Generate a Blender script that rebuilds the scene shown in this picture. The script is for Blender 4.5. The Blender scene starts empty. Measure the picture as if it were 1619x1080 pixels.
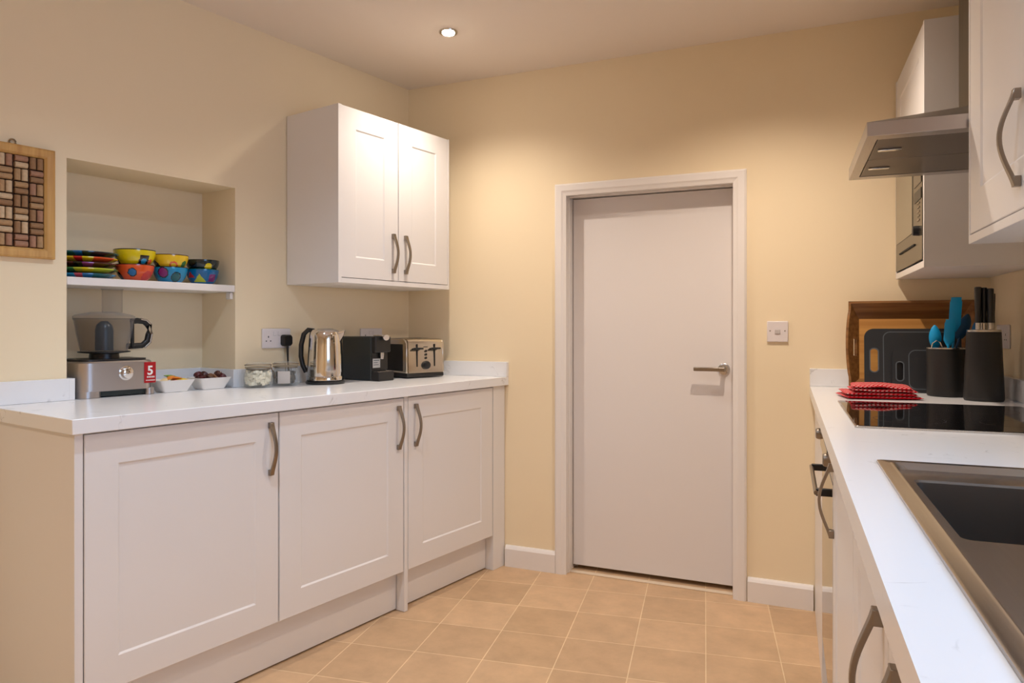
import bpy, bmesh, math, random
from math import sin, cos, pi, radians, sqrt
from mathutils import Vector
random.seed(7)
C = bpy.context.scene.collection

# ------------------------------------------------------------------ materials
def srgb(r, g, b):
    f = lambda c: (c/255/12.92) if c/255 <= .04045 else ((c/255+.055)/1.055)**2.4
    return (f(r), f(g), f(b), 1)
def mat(name, col, rough=.5, metal=0, spec=.5, coat=0, bump=0, bscale=200, var=0, vscale=6, **kw):
    m = bpy.data.materials.new(name); m.use_nodes = True
    nt = m.node_tree; p = nt.nodes['Principled BSDF']
    p.inputs['Base Color'].default_value = col
    p.inputs['Roughness'].default_value = rough
    p.inputs['Metallic'].default_value = metal
    p.inputs['Specular IOR Level'].default_value = spec
    p.inputs['Coat Weight'].default_value = coat
    for k, v in kw.items(): p.inputs[k].default_value = v
    tc = nt.nodes.new('ShaderNodeTexCoord')
    if bump:
        n = nt.nodes.new('ShaderNodeTexNoise'); n.inputs['Scale'].default_value = bscale
        b = nt.nodes.new('ShaderNodeBump'); b.inputs['Strength'].default_value = bump; b.inputs['Distance'].default_value = .002
        nt.links.new(tc.outputs['Object'], n.inputs['Vector'])
        nt.links.new(n.outputs['Fac'], b.inputs['Height']); nt.links.new(b.outputs['Normal'], p.inputs['Normal'])
    if var:
        n = nt.nodes.new('ShaderNodeTexNoise'); n.inputs['Scale'].default_value = vscale; n.inputs['Detail'].default_value = 4
        x = nt.nodes.new('ShaderNodeMix'); x.data_type = 'RGBA'
        x.inputs['A'].default_value = tuple(c*(1-var) for c in col[:3])+(1,)
        x.inputs['B'].default_value = tuple(min(1, c*(1+var)) for c in col[:3])+(1,)
        nt.links.new(tc.outputs['Object'], n.inputs['Vector']); nt.links.new(n.outputs['Fac'], x.inputs['Factor'])
        nt.links.new(x.outputs['Result'], p.inputs['Base Color'])
    return m
def steel(name, col, rough=.3, axis=2, amt=.12):
    m = mat(name, col, rough, 1); nt = m.node_tree; p = nt.nodes['Principled BSDF']
    tc = nt.nodes.new('ShaderNodeTexCoord'); mp = nt.nodes.new('ShaderNodeMapping')
    s = [400, 400, 400]; s[axis] = 6; mp.inputs['Scale'].default_value = s
    n = nt.nodes.new('ShaderNodeTexNoise'); n.inputs['Scale'].default_value = 1; n.inputs['Detail'].default_value = 3
    r = nt.nodes.new('ShaderNodeMapRange'); r.inputs['To Min'].default_value = rough-amt/2; r.inputs['To Max'].default_value = rough+amt/2
    nt.links.new(tc.outputs['Object'], mp.inputs['Vector']); nt.links.new(mp.outputs['Vector'], n.inputs['Vector'])
    nt.links.new(n.outputs['Fac'], r.inputs['Value']); nt.links.new(r.outputs['Result'], p.inputs['Roughness'])
    return m
def wood(name, c1, c2, axis=0, scale=30, rough=.5):
    m = mat(name, c1, rough); nt = m.node_tree; p = nt.nodes['Principled BSDF']
    tc = nt.nodes.new('ShaderNodeTexCoord'); mp = nt.nodes.new('ShaderNodeMapping')
    s = [scale*4]*3; s[axis] = scale*.25; mp.inputs['Scale'].default_value = s
    n = nt.nodes.new('ShaderNodeTexNoise'); n.inputs['Scale'].default_value = 1; n.inputs['Detail'].default_value = 5
    cr = nt.nodes.new('ShaderNodeValToRGB'); cr.color_ramp.elements[0].color = c2; cr.color_ramp.elements[1].color = c1
    cr.color_ramp.elements[0].position = .35; cr.color_ramp.elements[1].position = .62
    nt.links.new(tc.outputs['Object'], mp.inputs['Vector']); nt.links.new(mp.outputs['Vector'], n.inputs['Vector'])
    nt.links.new(n.outputs['Fac'], cr.inputs['Fac']); nt.links.new(cr.outputs['Color'], p.inputs['Base Color'])
    return m
def glass(name, col, alpha=.25, rough=.05):
    m = bpy.data.materials.new(name); m.use_nodes = True; nt = m.node_tree; nt.nodes.clear()
    o = nt.nodes.new('ShaderNodeOutputMaterial'); t = nt.nodes.new('ShaderNodeBsdfTransparent'); g = nt.nodes.new('ShaderNodeBsdfPrincipled')
    t.inputs['Color'].default_value = tuple(1-(1-c)*.2 for c in col[:3])+(1,)
    g.inputs['Base Color'].default_value = col; g.inputs['Roughness'].default_value = rough
    lw = nt.nodes.new('ShaderNodeLayerWeight'); lw.inputs['Blend'].default_value = .5
    pw = nt.nodes.new('ShaderNodeMath'); pw.operation = 'POWER'; pw.inputs[1].default_value = 4
    f = nt.nodes.new('ShaderNodeMath'); f.operation = 'MULTIPLY'; f.inputs[1].default_value = .7
    nt.links.new(lw.outputs['Facing'], pw.inputs[0]); nt.links.new(pw.outputs[0], f.inputs[0])
    a = nt.nodes.new('ShaderNodeMath'); a.operation = 'ADD'; a.inputs[1].default_value = alpha; a.use_clamp = True
    x = nt.nodes.new('ShaderNodeMixShader')
    nt.links.new(f.outputs[0], a.inputs[0]); nt.links.new(a.outputs[0], x.inputs['Fac'])
    nt.links.new(t.outputs[0], x.inputs[1]); nt.links.new(g.outputs[0], x.inputs[2]); nt.links.new(x.outputs[0], o.inputs['Surface'])
    return m
def emit(name, col, s):
    m = bpy.data.materials.new(name); m.use_nodes = True; p = m.node_tree.nodes['Principled BSDF']
    p.inputs['Emission Color'].default_value = col; p.inputs['Emission Strength'].default_value = s; return m

WALL = mat('cream_wall_paint', srgb(245, 227, 194), .75, spec=.25, bump=.05, bscale=140)
CEIL = mat('ceiling_paint', srgb(240, 228, 215), .85, spec=.2, bump=.04, bscale=120)
WHITE = mat('white_cabinet_lacquer', srgb(236, 232, 230), .33, spec=.4)
TRIM = mat('white_gloss_trim', srgb(238, 232, 228), .3, spec=.45)
DOORM = mat('white_door_paint', srgb(232, 226, 224), .45, spec=.35, bump=.03, bscale=60)
HANDLE = steel('pewter_handle', (.30, .26, .22, 1), .32)
STEEL = steel('brushed_steel', (.55, .53, .51, 1), .26, axis=1)
HOODST = steel('hood_steel', (.26, .235, .21, 1), .38, axis=1)
SINKST = steel('sink_steel', (.40, .37, .35, 1), .24, axis=1, amt=.08)
CHROME = mat('polished_chrome', (.72, .70, .68, 1), .07, 1)
BLACK = mat('black_plastic', (.012, .012, .013, 1), .35)
BLACKM = mat('matt_black_plastic', (.011, .010, .010, 1), .5)
BGLASS = mat('black_ceramic_glass', (.006, .006, .007, 1), .04, spec=.6)
OGLASS = mat('oven_mirror_glass', (.05, .04, .035, 1), .03, spec=1.0)
CHAR = mat('charcoal_plastic', (.018, .021, .026, 1), .42)
CHAR2 = mat('charcoal_edge', (.10, .12, .14, 1), .4)
CLEAR = glass('clear_glass', (.9, .93, .92, 1), .05)
SMOKE = glass('clear_grey_plastic', (.42, .41, .43, 1), .03)
DARKCOL = mat('dark_bowl_core', (.05, .065, .075, 1), .3)
PORC = mat('white_porcelain', srgb(240, 236, 232), .2)
PLUGW = mat('white_switch_plastic', srgb(232, 224, 224), .3)
DARK = mat('dark_gap', (.01, .01, .01, 1), .8)
BLUE = mat('turquoise_silicone', srgb(0, 160, 222), .45)
TEAL = mat('dark_teal_silicone', srgb(10, 70, 110), .45)
WOODF = wood('pale_pine_frame', srgb(214, 168, 98), srgb(192, 142, 76), 2, 12)
TRAYW = wood('tray_wood', srgb(160, 112, 62), srgb(122, 82, 42), 0, 14)
TRAYB = wood('tray_base_wood', srgb(214, 158, 84), srgb(192, 134, 66), 0, 10)
BRASS = mat('dull_brass', (.28, .20, .12, 1), .4, 1)

def worktop_mat():
    m = mat('white_quartz_worktop', srgb(240, 240, 242), .22, spec=.45); nt = m.node_tree; p = nt.nodes['Principled BSDF']
    tc = nt.nodes.new('ShaderNodeTexCoord')
    n = nt.nodes.new('ShaderNodeTexNoise'); n.inputs['Scale'].default_value = 5; n.inputs['Detail'].default_value = 8; n.inputs['Distortion'].default_value = 1.2
    cr = nt.nodes.new('ShaderNodeValToRGB'); e = cr.color_ramp.elements
    e[0].position = .488; e[0].color = (0, 0, 0, 1); e[1].position = .5; e[1].color = (1, 1, 1, 1)
    e2 = cr.color_ramp.elements.new(.512); e2.color = (0, 0, 0, 1)
    n2 = nt.nodes.new('ShaderNodeTexNoise'); n2.inputs['Scale'].default_value = 14; n2.inputs['Detail'].default_value = 2
    cr2 = nt.nodes.new('ShaderNodeValToRGB'); cr2.color_ramp.elements[0].position = .56; cr2.color_ramp.elements[1].position = .68
    mu = nt.nodes.new('ShaderNodeMath'); mu.operation = 'MULTIPLY'
    mu2 = nt.nodes.new('ShaderNodeMath'); mu2.operation = 'MULTIPLY'; mu2.inputs[1].default_value = .5
    x = nt.nodes.new('ShaderNodeMix'); x.data_type = 'RGBA'
    x.inputs['A'].default_value = srgb(240, 240, 242); x.inputs['B'].default_value = srgb(150, 148, 146)
    L = nt.links.new
    L(tc.outputs['Object'], n.inputs['Vector']); L(tc.outputs['Object'], n2.inputs['Vector'])
    L(n.outputs['Fac'], cr.inputs['Fac']); L(n2.outputs['Fac'], cr2.inputs['Fac'])
    L(cr.outputs['Color'], mu.inputs[0]); L(cr2.outputs['Color'], mu.inputs[1]); L(mu.outputs[0], mu2.inputs[0])
    L(mu2.outputs[0], x.inputs['Factor']); L(x.outputs['Result'], p.inputs['Base Color'])
    return m
QUARTZ = worktop_mat()

def tile_mat():
    m = mat('beige_floor_tiles', (1, 1, 1, 1), .42, spec=.4); nt = m.node_tree; p = nt.nodes['Principled BSDF']; L = nt.links.new
    tc = nt.nodes.new('ShaderNodeTexCoord'); mp = nt.nodes.new('ShaderNodeMapping')
    mp.inputs['Rotation'].default_value = (0, 0, radians(-8.4)); mp.inputs['Location'].default_value = (-.0032, -.1244, 0)
    b = nt.nodes.new('ShaderNodeTexBrick'); b.offset = 0; b.squash = 1; b.offset_frequency = 1
    b.inputs['Scale'].default_value = 1; b.inputs['Brick Width'].default_value = .2595; b.inputs['Row Height'].default_value = .2595
    b.inputs['Mortar Size'].default_value = .0022; b.inputs['Mortar Smooth'].default_value = .3; b.inputs['Bias'].default_value = 0
    b.inputs['Color1'].default_value = srgb(214, 178, 140); b.inputs['Color2'].default_value = srgb(194, 160, 124)
    b.inputs['Mortar'].default_value = srgb(232, 204, 164)
    n = nt.nodes.new('ShaderNodeTexNoise'); n.inputs['Scale'].default_value = 9; n.inputs['Detail'].default_value = 6; n.inputs['Roughness'].default_value = .65
    r = nt.nodes.new('ShaderNodeMapRange'); r.inputs['From Min'].default_value = .3; r.inputs['From Max'].default_value = .7
    r.inputs['To Min'].default_value = .86; r.inputs['To Max'].default_value = 1.08
    x = nt.nodes.new('ShaderNodeMix'); x.data_type = 'RGBA'; x.blend_type = 'MULTIPLY'; x.inputs['Factor'].default_value = 1
    cb = nt.nodes.new('ShaderNodeCombineColor')
    bp = nt.nodes.new('ShaderNodeBump'); bp.inputs['Strength'].default_value = .25; bp.inputs['Distance'].default_value = .0015; bp.invert = True
    L(tc.outputs['Object'], mp.inputs['Vector']); L(mp.outputs['Vector'], b.inputs['Vector']); L(tc.outputs['Object'], n.inputs['Vector'])
    L(n.outputs['Fac'], r.inputs['Value'])
    for i in range(3): L(r.outputs['Result'], cb.inputs[i])
    L(b.outputs['Color'], x.inputs['A']); L(cb.outputs['Color'], x.inputs['B']); L(x.outputs['Result'], p.inputs['Base Color'])
    L(b.outputs['Fac'], bp.inputs['Height']); L(bp.outputs['Normal'], p.inputs['Normal'])
    return m
TILES = tile_mat()

def check_mat():
    m = mat('red_white_check_cloth', srgb(190, 25, 35), .9, spec=.1); nt = m.node_tree; p = nt.nodes['Principled BSDF']; L = nt.links.new
    uv = nt.nodes.new('ShaderNodeUVMap'); ck = nt.nodes.new('ShaderNodeTexBrick'); ck.offset = .5; ck.inputs['Scale'].default_value = 1
    ck.inputs['Brick Width'].default_value = 1; ck.inputs['Row Height'].default_value = .8; ck.inputs['Mortar Size'].default_value = .24; ck.inputs['Mortar Smooth'].default_value = .1
    ck.inputs['Color1'].default_value = srgb(240, 205, 200); ck.inputs['Color2'].default_value = srgb(236, 190, 188); ck.inputs['Mortar'].default_value = srgb(190, 12, 30)
    L(uv.outputs['UV'], ck.inputs['Vector']); L(ck.outputs['Color'], p.inputs['Base Color']); return m
CHECK = check_mat()

# ------------------------------------------------------------------ mesh builder
class MB:
    def __init__(s): s.v = []; s.f = []; s.m = []
    def quad(s, *ids, m=0): s.f.append(tuple(ids)); s.m.append(m)
    def add(s, vs, fs, m=0):
        o = len(s.v); s.v += [tuple(p) for p in vs]
        for i, f in enumerate(fs): s.f.append(tuple(o+k for k in f)); s.m.append(m(i) if callable(m) else m)
        return s
    def box(s, x0, x1, y0, y1, z0, z1, m=0):
        vs = [(x, y, z) for z in (z0, z1) for y in (y0, y1) for x in (x0, x1)]
        return s.add(vs, [(0,2,3,1), (4,5,7,6), (0,1,5,4), (2,6,7,3), (0,4,6,2), (1,3,7,5)], m)
    def loft(s, loops, closed=True, cap0=True, cap1=True, m=0):
        n = len(loops[0]); o = len(s.v)
        for l in loops: s.v += [tuple(p) for p in l]
        for i in range(len(loops)-1):
            for j in range(n if closed else n-1):
                k = (j+1) % n
                s.f.append((o+i*n+j, o+i*n+k, o+(i+1)*n+k, o+(i+1)*n+j)); s.m.append(m(i, j) if callable(m) else m)
        mm = 0 if callable(m) else m
        if cap0: s.f.append(tuple(o+j for j in range(n))[::-1]); s.m.append(m(0, 0) if callable(m) else mm)
        if cap1: s.f.append(tuple(o+(len(loops)-1)*n+j for j in range(n))); s.m.append(m(len(loops)-2, 0) if callable(m) else mm)
        return s
    def lathe(s, prof, seg=32, cx=0, cy=0, m=0, cap0=True, cap1=True, z=0):
        loops = [[(cx+r*cos(2*pi*j/seg), cy+r*sin(2*pi*j/seg), z+h) for j in range(seg)] for r, h in prof]
        return s.loft(loops, True, cap0, cap1, m)
    def prism(s, pts, z0, z1, m=0, axis='z'):
        def P(a, b, c): return {'z': (a, b, c), 'x': (c, a, b), 'y': (a, c, b)}[axis]
        return s.loft([[P(a, b, z0) for a, b in pts], [P(a, b, z1) for a, b in pts]], m=m)
    def tube(s, path, r, seg=10, m=0, caps=True):
        path = [Vector(p) for p in path]; loops = []
        rr = r if isinstance(r, (list, tuple)) else [r]*len(path)
        ref = None
        for i, p in enumerate(path):
            t = (path[min(i+1, len(path)-1)]-path[max(i-1, 0)]).normalized()
            if ref is None: ref = Vector((0, 0, 1)) if abs(t.z) < .9 else Vector((1, 0, 0))
            a = t.cross(ref).normalized(); b = t.cross(a).normalized(); ref = -(t.cross(a)).normalized() if False else ref
            loops.append([p+rr[i]*(cos(2*pi*j/seg)*a+sin(2*pi*j/seg)*b) for j in range(seg)])
        return s.loft(loops, True, caps, caps, m)
    def build(s, name, mats, parent=None, bevel=0, sm=None, loc=None, rz=0, seg=2):
        me = bpy.data.meshes.new(name); me.from_pydata(s.v, [], s.f)
        if not isinstance(mats, (list, tuple)): mats = [mats]
        for x in mats: me.materials.append(x)
        me.polygons.foreach_set('material_index', s.m)
        bm = bmesh.new(); bm.from_mesh(me); bmesh.ops.recalc_face_normals(bm, faces=bm.faces); bm.to_mesh(me); bm.free()
        if sm is not None:
            me.polygons.foreach_set('use_smooth', [True]*len(me.polygons)); me.set_sharp_from_angle(angle=radians(sm))
        o = bpy.data.objects.new(name, me); C.objects.link(o)
        if parent: o.parent = parent
        if loc: o.location = loc
        o.rotation_euler = (0, 0, rz)
        if bevel:
            b = o.modifiers.new('bevel', 'BEVEL'); b.width = bevel; b.segments = seg; b.limit_method = 'ANGLE'; b.angle_limit = radians(40)
            if sm is None:
                me.polygons.foreach_set('use_smooth', [True]*len(me.polygons)); me.set_sharp_from_angle(angle=radians(30))
        return o
def rrect(x0, x1, y0, y1, r, n=5, z=None):
    pts = []
    for cx, cy, a0 in ((x1-r, y1-r, 0), (x0+r, y1-r, 90), (x0+r, y0+r, 180), (x1-r, y0+r, 270)):
        for k in range(n+1):
            a = radians(a0+90*k/n); p = (cx+r*cos(a), cy+r*sin(a)); pts.append(p if z is None else p+(z,))
    return pts

# frames: left run (FL), right run (FR), back wall / room (FB)
AL, AR = radians(-11.4), radians(2.4)
def W(fr, u, v, z=0):
    a = {'L': AL, 'R': AR, 'B': 0}[fr]
    return (u*cos(a)-v*sin(a), u*sin(a)+v*cos(a), z)
ANG = {'L': AL, 'R': AR, 'B': 0}
def tag(o, label, cat, group=None, kind=None):
    o['label'] = label; o['category'] = cat
    if group: o['group'] = group
    if kind: o['kind'] = kind
    return o
def thing(name, label, cat, fr, p, rz=0, group=None):
    o = bpy.data.objects.new(name, None); C.objects.link(o); o.empty_display_size = .05
    o.location = W(fr, *p); o.rotation_euler = (0, 0, ANG[fr]+rz)
    return tag(o, label, cat, group)
def solo(name, mb, mats, label, cat, fr, p, rz=0, group=None, kind=None, **k):
    o = mb.build(name, mats, None, loc=W(fr, *p), rz=ANG[fr]+rz, **k)
    return tag(o, label, cat, group, kind)
def struct(name, mb, mats, fr='B', **k):
    o = mb.build(name, mats, None, rz=ANG[fr], **k); o['kind'] = 'structure'; return o
def copy_tree(o, parent=None):
    c = o.copy(); C.objects.link(c); c.parent = parent
    for ch in o.children: copy_tree(ch, c)
    return c

ZC, ZW, YB, UL, UR = 2.47, .95, 3.29, -2.645, .735
VC = (YB+.19766*UL)/.98027          # left wall meets back wall

# ------------------------------------------------------------------ room shell
struct('floor', MB().box(-4.2, 1.6, -2.2, 3.9, -.05, 0), TILES)
struct('ceiling', MB().box(-4.2, 1.6, -2.2, 3.9, ZC, ZC+.1), CEIL)
# left wall with the recess
NV0, NV1, NZ1, ND = 1.132, 1.779, 1.778, .24
w = MB()
w.box(UL-.34, UL, -2.6, NV0, 0, ZC); w.box(UL-.34, UL, NV1, VC+.16, 0, ZC)
w.box(UL-.34, UL, NV0, NV1, NZ1, ZC); w.box(UL-.34, UL, NV0, NV1, 0, ZW-.045)
w.box(UL-.34, UL-ND, NV0, NV1, ZW-.045, NZ1)
struct('wall_left', w, WALL, 'L')
# back wall with door opening
DX0, DX1, DZ = -1.14, -.363, 1.836
w = MB(); w.box(-3.2, DX0-.02, YB, YB+.16, 0, ZC); w.box(DX1+.02, 1.5, YB, YB+.16, 0, ZC); w.box(DX0-.02, DX1+.02, YB, YB+.16, DZ+.02, ZC)
struct('wall_back', w, WALL)
struct('doorway_light_stop', MB().box(-1.6, 0, YB+.1605, YB+.3, 0, ZC), WALL)  # added blank behind the door, keeps sky light out of its gap
# right wall with window opening above the sink
WV0, WV1, WZ0, WZ1 = .1, 1.3, 1.12, 2.1
w = MB()
w.box(UR, UR+.3, -2.6, WV0, 0, ZC); w.box(UR, UR+.3, WV1, 3.45, 0, ZC)
w.box(UR, UR+.3, WV0, WV1, 0, WZ0); w.box(UR, UR+.3, WV0, WV1, WZ1, ZC)
struct('wall_right', w, WALL, 'R')
struct('wall_near', MB().box(-4.2, 1.6, -2.0, -1.85, 0, ZC), WALL)
win = MB()
for a, b, c, d in ((WV0, WV0+.05, WZ0, WZ1), (WV1-.05, WV1, WZ0, WZ1), (WV0, WV1, WZ0, WZ0+.05), (WV0, WV1, WZ1-.05, WZ1), ((WV0+WV1)/2-.03, (WV0+WV1)/2+.03, WZ0, WZ1)):
    win.box(UR+.14, UR+.2, a, b, c, d)
wn = struct('window_1', win, TRIM, 'R', bevel=.004)
MB().box(UR+.165, UR+.171, WV0+.05, WV1-.05, WZ0+.05, WZ1-.05).build('pane', CLEAR, wn)
MB().box(UR-.03, UR+.14, WV0-.03, WV1+.03, WZ0-.025, WZ0+.002).build('window_sill', TRIM, wn, bevel=.004)

# skirting
def skirt(name, x0, x1):
    pr = [(YB, 0), (YB-.018, 0), (YB-.018, .088), (YB-.012, .098), (YB-.006, .105), (YB, .105)]
    m = MB(); m.loft([[(x, y, z) for y, z in pr] for x in (x0, x1)]); return struct(name, m, TRIM)
skirt('baseboard_back', -1.462, -1.196); skirt('baseboard_back_right', -.302, -.036)

# door set
m = MB()
aw = .057
prof = [(0, YB), (0, YB-.014), (.008, YB-.02), (.034, YB-.02), (.042, YB-.016), (aw, YB-.012), (aw, YB)]
for sx, x in ((1, DX0-aw), (-1, DX1+aw)):
    m.loft([[(x+sx*a*1.0, y, 0) for a, y in prof], [(x+sx*a, y, DZ+aw-a) for a, y in prof]])
m.loft([[(DX0-aw+a, y, DZ+aw-a) for a, y in prof], [(DX1+aw-a, y, DZ+aw-a) for a, y in prof]])
struct('trim_1', m, TRIM)
m = MB()
for a, b in ((DX0-.02, DX0), (DX1, DX1+.02)): m.box(a, b, YB-.002, YB+.165, 0, DZ+.02)
m.box(DX0, DX1, YB-.002, YB+.165, DZ, DZ+.02)
LY = YB+.088
for a, b in ((DX0, DX0+.012), (DX1-.012, DX1)): m.box(a, b, LY+.042, LY+.08, 0, DZ)
m.box(DX0+.012, DX1-.012, LY+.042, LY+.08, DZ-.012, DZ)
for a, b in ((DX0-.001, DX0+.005), (DX1-.005, DX1+.001)): m.box(a, b, YB+.022, YB+.03, 0, DZ)
m.box(DX0, DX1, YB+.022, YB+.03, DZ-.005, DZ)
struct('trim_2', m, TRIM, bevel=.0015)
struct('trim_3', MB().box(DX0, DX1, YB+.03, YB+.062, 0, .004), mat('threshold_strip', srgb(225, 205, 180), .4), bevel=.002)
door = struct('door_1', MB().box(DX0+.003, DX1-.003, LY, LY+.04, .022, DZ-.004), DOORM, bevel=.0015)
hx, hz_ = -.413, 1.008
h = MB()
h.loft([[(hx+r*cos(2*pi*j/32), LY-y, hz_+r*sin(2*pi*j/32)) for j in range(32)] for r, y in ((.026, 0), (.026, .007), (.023, .009), (.011, .0095), (.0105, .045))])
h.build('handle_rose', STEEL, door, sm=35)
h = MB(); h.box(hx-.128, hx+.011, LY-.062, LY-.044, hz_-.009, hz_+.009)
h.build('lever', HANDLE, door, bevel=.003)

# ------------------------------------------------------------------ cabinet pieces
def shaker(name, mat_, parent, xb, n, y0, y1, z0, z1, t=.02, fw=.09, sl=.006, rec=.004):
    """door leaf whose front looks along n*x, with one recessed centre panel"""
    X = xb+n*t; m = MB()
    L0 = [(y0, z0), (y1, z0), (y1, z1), (y0, z1)]
    def ins(d): return [(y0+d, z0+d), (y1-d, z0+d), (y1-d, z1-d), (y0+d, z1-d)]
    loops = [[(xb, a, b) for a, b in L0], [(X-n*.002, a, b) for a, b in L0], [(X, a, b) for a, b in ins(.002)],
             [(X, a, b) for a, b in ins(fw)], [(X-n*rec, a, b) for a, b in ins(fw+sl)]]
    m.loft(loops); return m.build(name, mat_, parent)
def bow_handle(parent, xf, n, y, z0, z1, name='handle'):
    m = MB(); L = z1-z0; N = 18
    for a, b in ((z0, z0+.02), (z1-.02, z1)):
        m.box(min(xf, xf+n*.0125), max(xf, xf+n*.0125), y-.0085, y+.0085, a, b)
    loops = []
    for i in range(N+1):
        s = i/N; z = z0+.003+(L-.006)*s; x = .009+.025*sin(pi*s)**1.25; th = .0035; wd = .0085-.0025*sin(pi*s)
        dx = .025*1.25*(sin(pi*s)**.25)*cos(pi*s)*pi; l = sqrt(L*L+dx*dx); nx, nz = L/l, -dx/l
        loops.append([(xf+n*(x+sx*th*nx), y+sy*wd, z+sx*th*nz) for sx, sy in ((-1, -1), (-1, 1), (1, 1), (1, -1))])
    m.loft(loops); return m.build(name, HANDLE, parent, bevel=.0012)

# ------------------------------------------------------------------ LEFT RUN
UF = -2.09
def base_cab(label, v0, v1, hv, doors_z=(.172, .902)):
    t = thing('base_cabinet', label, 'cabinet', 'L', (UL, v0, 0), group=None)
    d = UF-UL-.02
    MB().box(.01, d-.002, 0, v1-v0, .165, .906).build('body', WHITE, t)
    dr = shaker('door', WHITE, t, d, 1, .002, v1-v0-.002, *doors_z)
    bow_handle(dr, d+.02, 1, hv-v0, .69, .872)
    return t
base_cab('wide white shaker base cabinet beside the end panel, handle at its top right', .938, 1.577, 1.541)
base_cab('middle white shaker base cabinet of the left run, handle at its top right', 1.579, 2.203, 2.168)
base_cab('narrower white shaker base cabinet nearest the door wall, handle at its top left', 2.228, 2.832, 2.272)
solo('end_panel', MB().box(0, UF-UL-.001, 0, .022, .001, .906), WHITE, 'plain floor-length end panel closing the left run of cabinets', 'panel', 'L', (UL+.001, .914, 0), bevel=.001)
solo('divider_panel', MB().box(0, UF-UL-.001, 0, .021, .001, .906), WHITE, 'thin white upright panel reaching the floor between middle and narrower base cabinets', 'panel', 'L', (UL+.001, 2.205, 0), bevel=.001)
fy = (YB-.004+.19766*UF)/.98027
solo('filler_panel', MB().prism([(-.2, 0), (.02, 0), (.02, fy-2.835), (-.2, fy-2.835-.045)], .001, .906), WHITE, 'narrow white filler strip between the left run and the door wall', 'panel', 'L', (UF-.02, 2.834, 0))
for a, b, lb in ((.938, 2.203, 'long white plinth board under the two wider base cabinets'), (2.228, 2.832, 'short white plinth board under the narrower base cabinet')):
    solo('plinth_board', MB().box(0, .016, 0, b-a, .006, .163), WHITE, lb, 'plinth', 'L', (UF-.062, a, 0), bevel=.001)
# worktop following the recess
vb0 = (YB-.001+.19766*-2.07)/.98027; vb1 = (YB-.001+.19766*(UL+.001))/.98027
P = [(-2.07, .90), (-2.07, vb0), (UL+.001, vb1), (UL+.001, NV1-.001), (UL-ND+.001, NV1-.001), (UL-ND+.001, NV0+.001), (UL+.001, NV0+.001), (UL+.001, .90)]
solo('worktop', MB().prism([(a-UL, b-.9) for a, b in P], 0, .042), QUARTZ, 'white speckled quartz worktop of the left run, reaching into the wall recess', 'worktop', 'L', (UL, .9, .908), bevel=.002)
# upstand
US, UT = 1.024, .018
m = MB()
m.box(UL+.001, UL+UT, .90, NV0+.001, ZW, US)
m.box(UL-ND+UT, UL+UT, NV0+.001, NV0+UT+.001, ZW, US)
m.box(UL-ND+.001, UL-ND+UT, NV0+.001, NV1-.001, ZW, US)
m.box(UL-ND+UT, UL+UT, NV1-UT-.001, NV1-.001, ZW, US)
m.box(UL+.001, UL+UT, NV1-.001, vb1, ZW, US)
def vy(u, dy): return (YB-dy+.19766*u)/.98027
m.prism([(UL+UT, vy(UL+UT, .001)), (UL+UT, vy(UL+UT, UT)), (-2.07, vy(-2.07, UT)), (-2.07, vy(-2.07, .001))], ZW, US)
m.v = [(a, b, c-ZW) for a, b, c in m.v]
o = m.build('worktop_upstand', QUARTZ, None, loc=(0, 0, ZW+.0005), rz=AL, bevel=.0008)
tag(o, 'low white quartz upstand along the left wall, recess and corner', 'upstand')
# wall cabinet left
def wall_cab(name, label, fr, p, n, depth, width, z0, z1, doors, fw=.088):
    t = thing(name, label, 'cabinet', fr, p)
    X = n*depth; a, b = sorted((0, X)); c, d = sorted((n*.004, X-n*.022))
    m = MB(); m.box(c, d, .018, width-.018, z0+.02, z1)
    m.box(a+(.004 if n > 0 else 0), b-(.004 if n < 0 else 0), 0, .018, z0, z1); m.box(a+(.004 if n > 0 else 0), b-(.004 if n < 0 else 0), width-.010, width, z0, z1); m.box(a+(.004 if n > 0 else 0), b-(.004 if n < 0 else 0), .018, width-.010, z0, z0+.02)
    m.build('body', WHITE, t, bevel=.0008)
    for d0, d1, hy, h0, h1 in doors:
        dr = shaker('door', WHITE, t, X-n*.021, n, d0, d1, z0+.023, z1-.001, fw=fw)
        if hy is not None: bow_handle(dr, X-n*.001, n, hy, h0, h1)
    return t
wall_cab('wall_cabinet', 'two-door white shaker wall cabinet above kettle and toaster', 'L', (UL, 2.035, 1.387), 1, .34, .72, 0, .75,
         ((.011, .358, .323, .057, .236), (.362, .709, .403, .057, .236)))

# recess shelf
sh = thing('recess_shelf', 'white shelf in the wall recess holding painted bowls and plates', 'shelf', 'L', (UL-ND, NV0, 1.345))
MB().box(.002, ND, .001, NV1-NV0-.001, 0, .028).build('board', TRIM, sh, bevel=.002)
b = MB(); b.box(ND-.045, ND-.012, NV1-NV0-.014, NV1-NV0-.001, -.03, -.001); b.build('shelf_bracket', TRIM, sh, bevel=.003)

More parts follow.
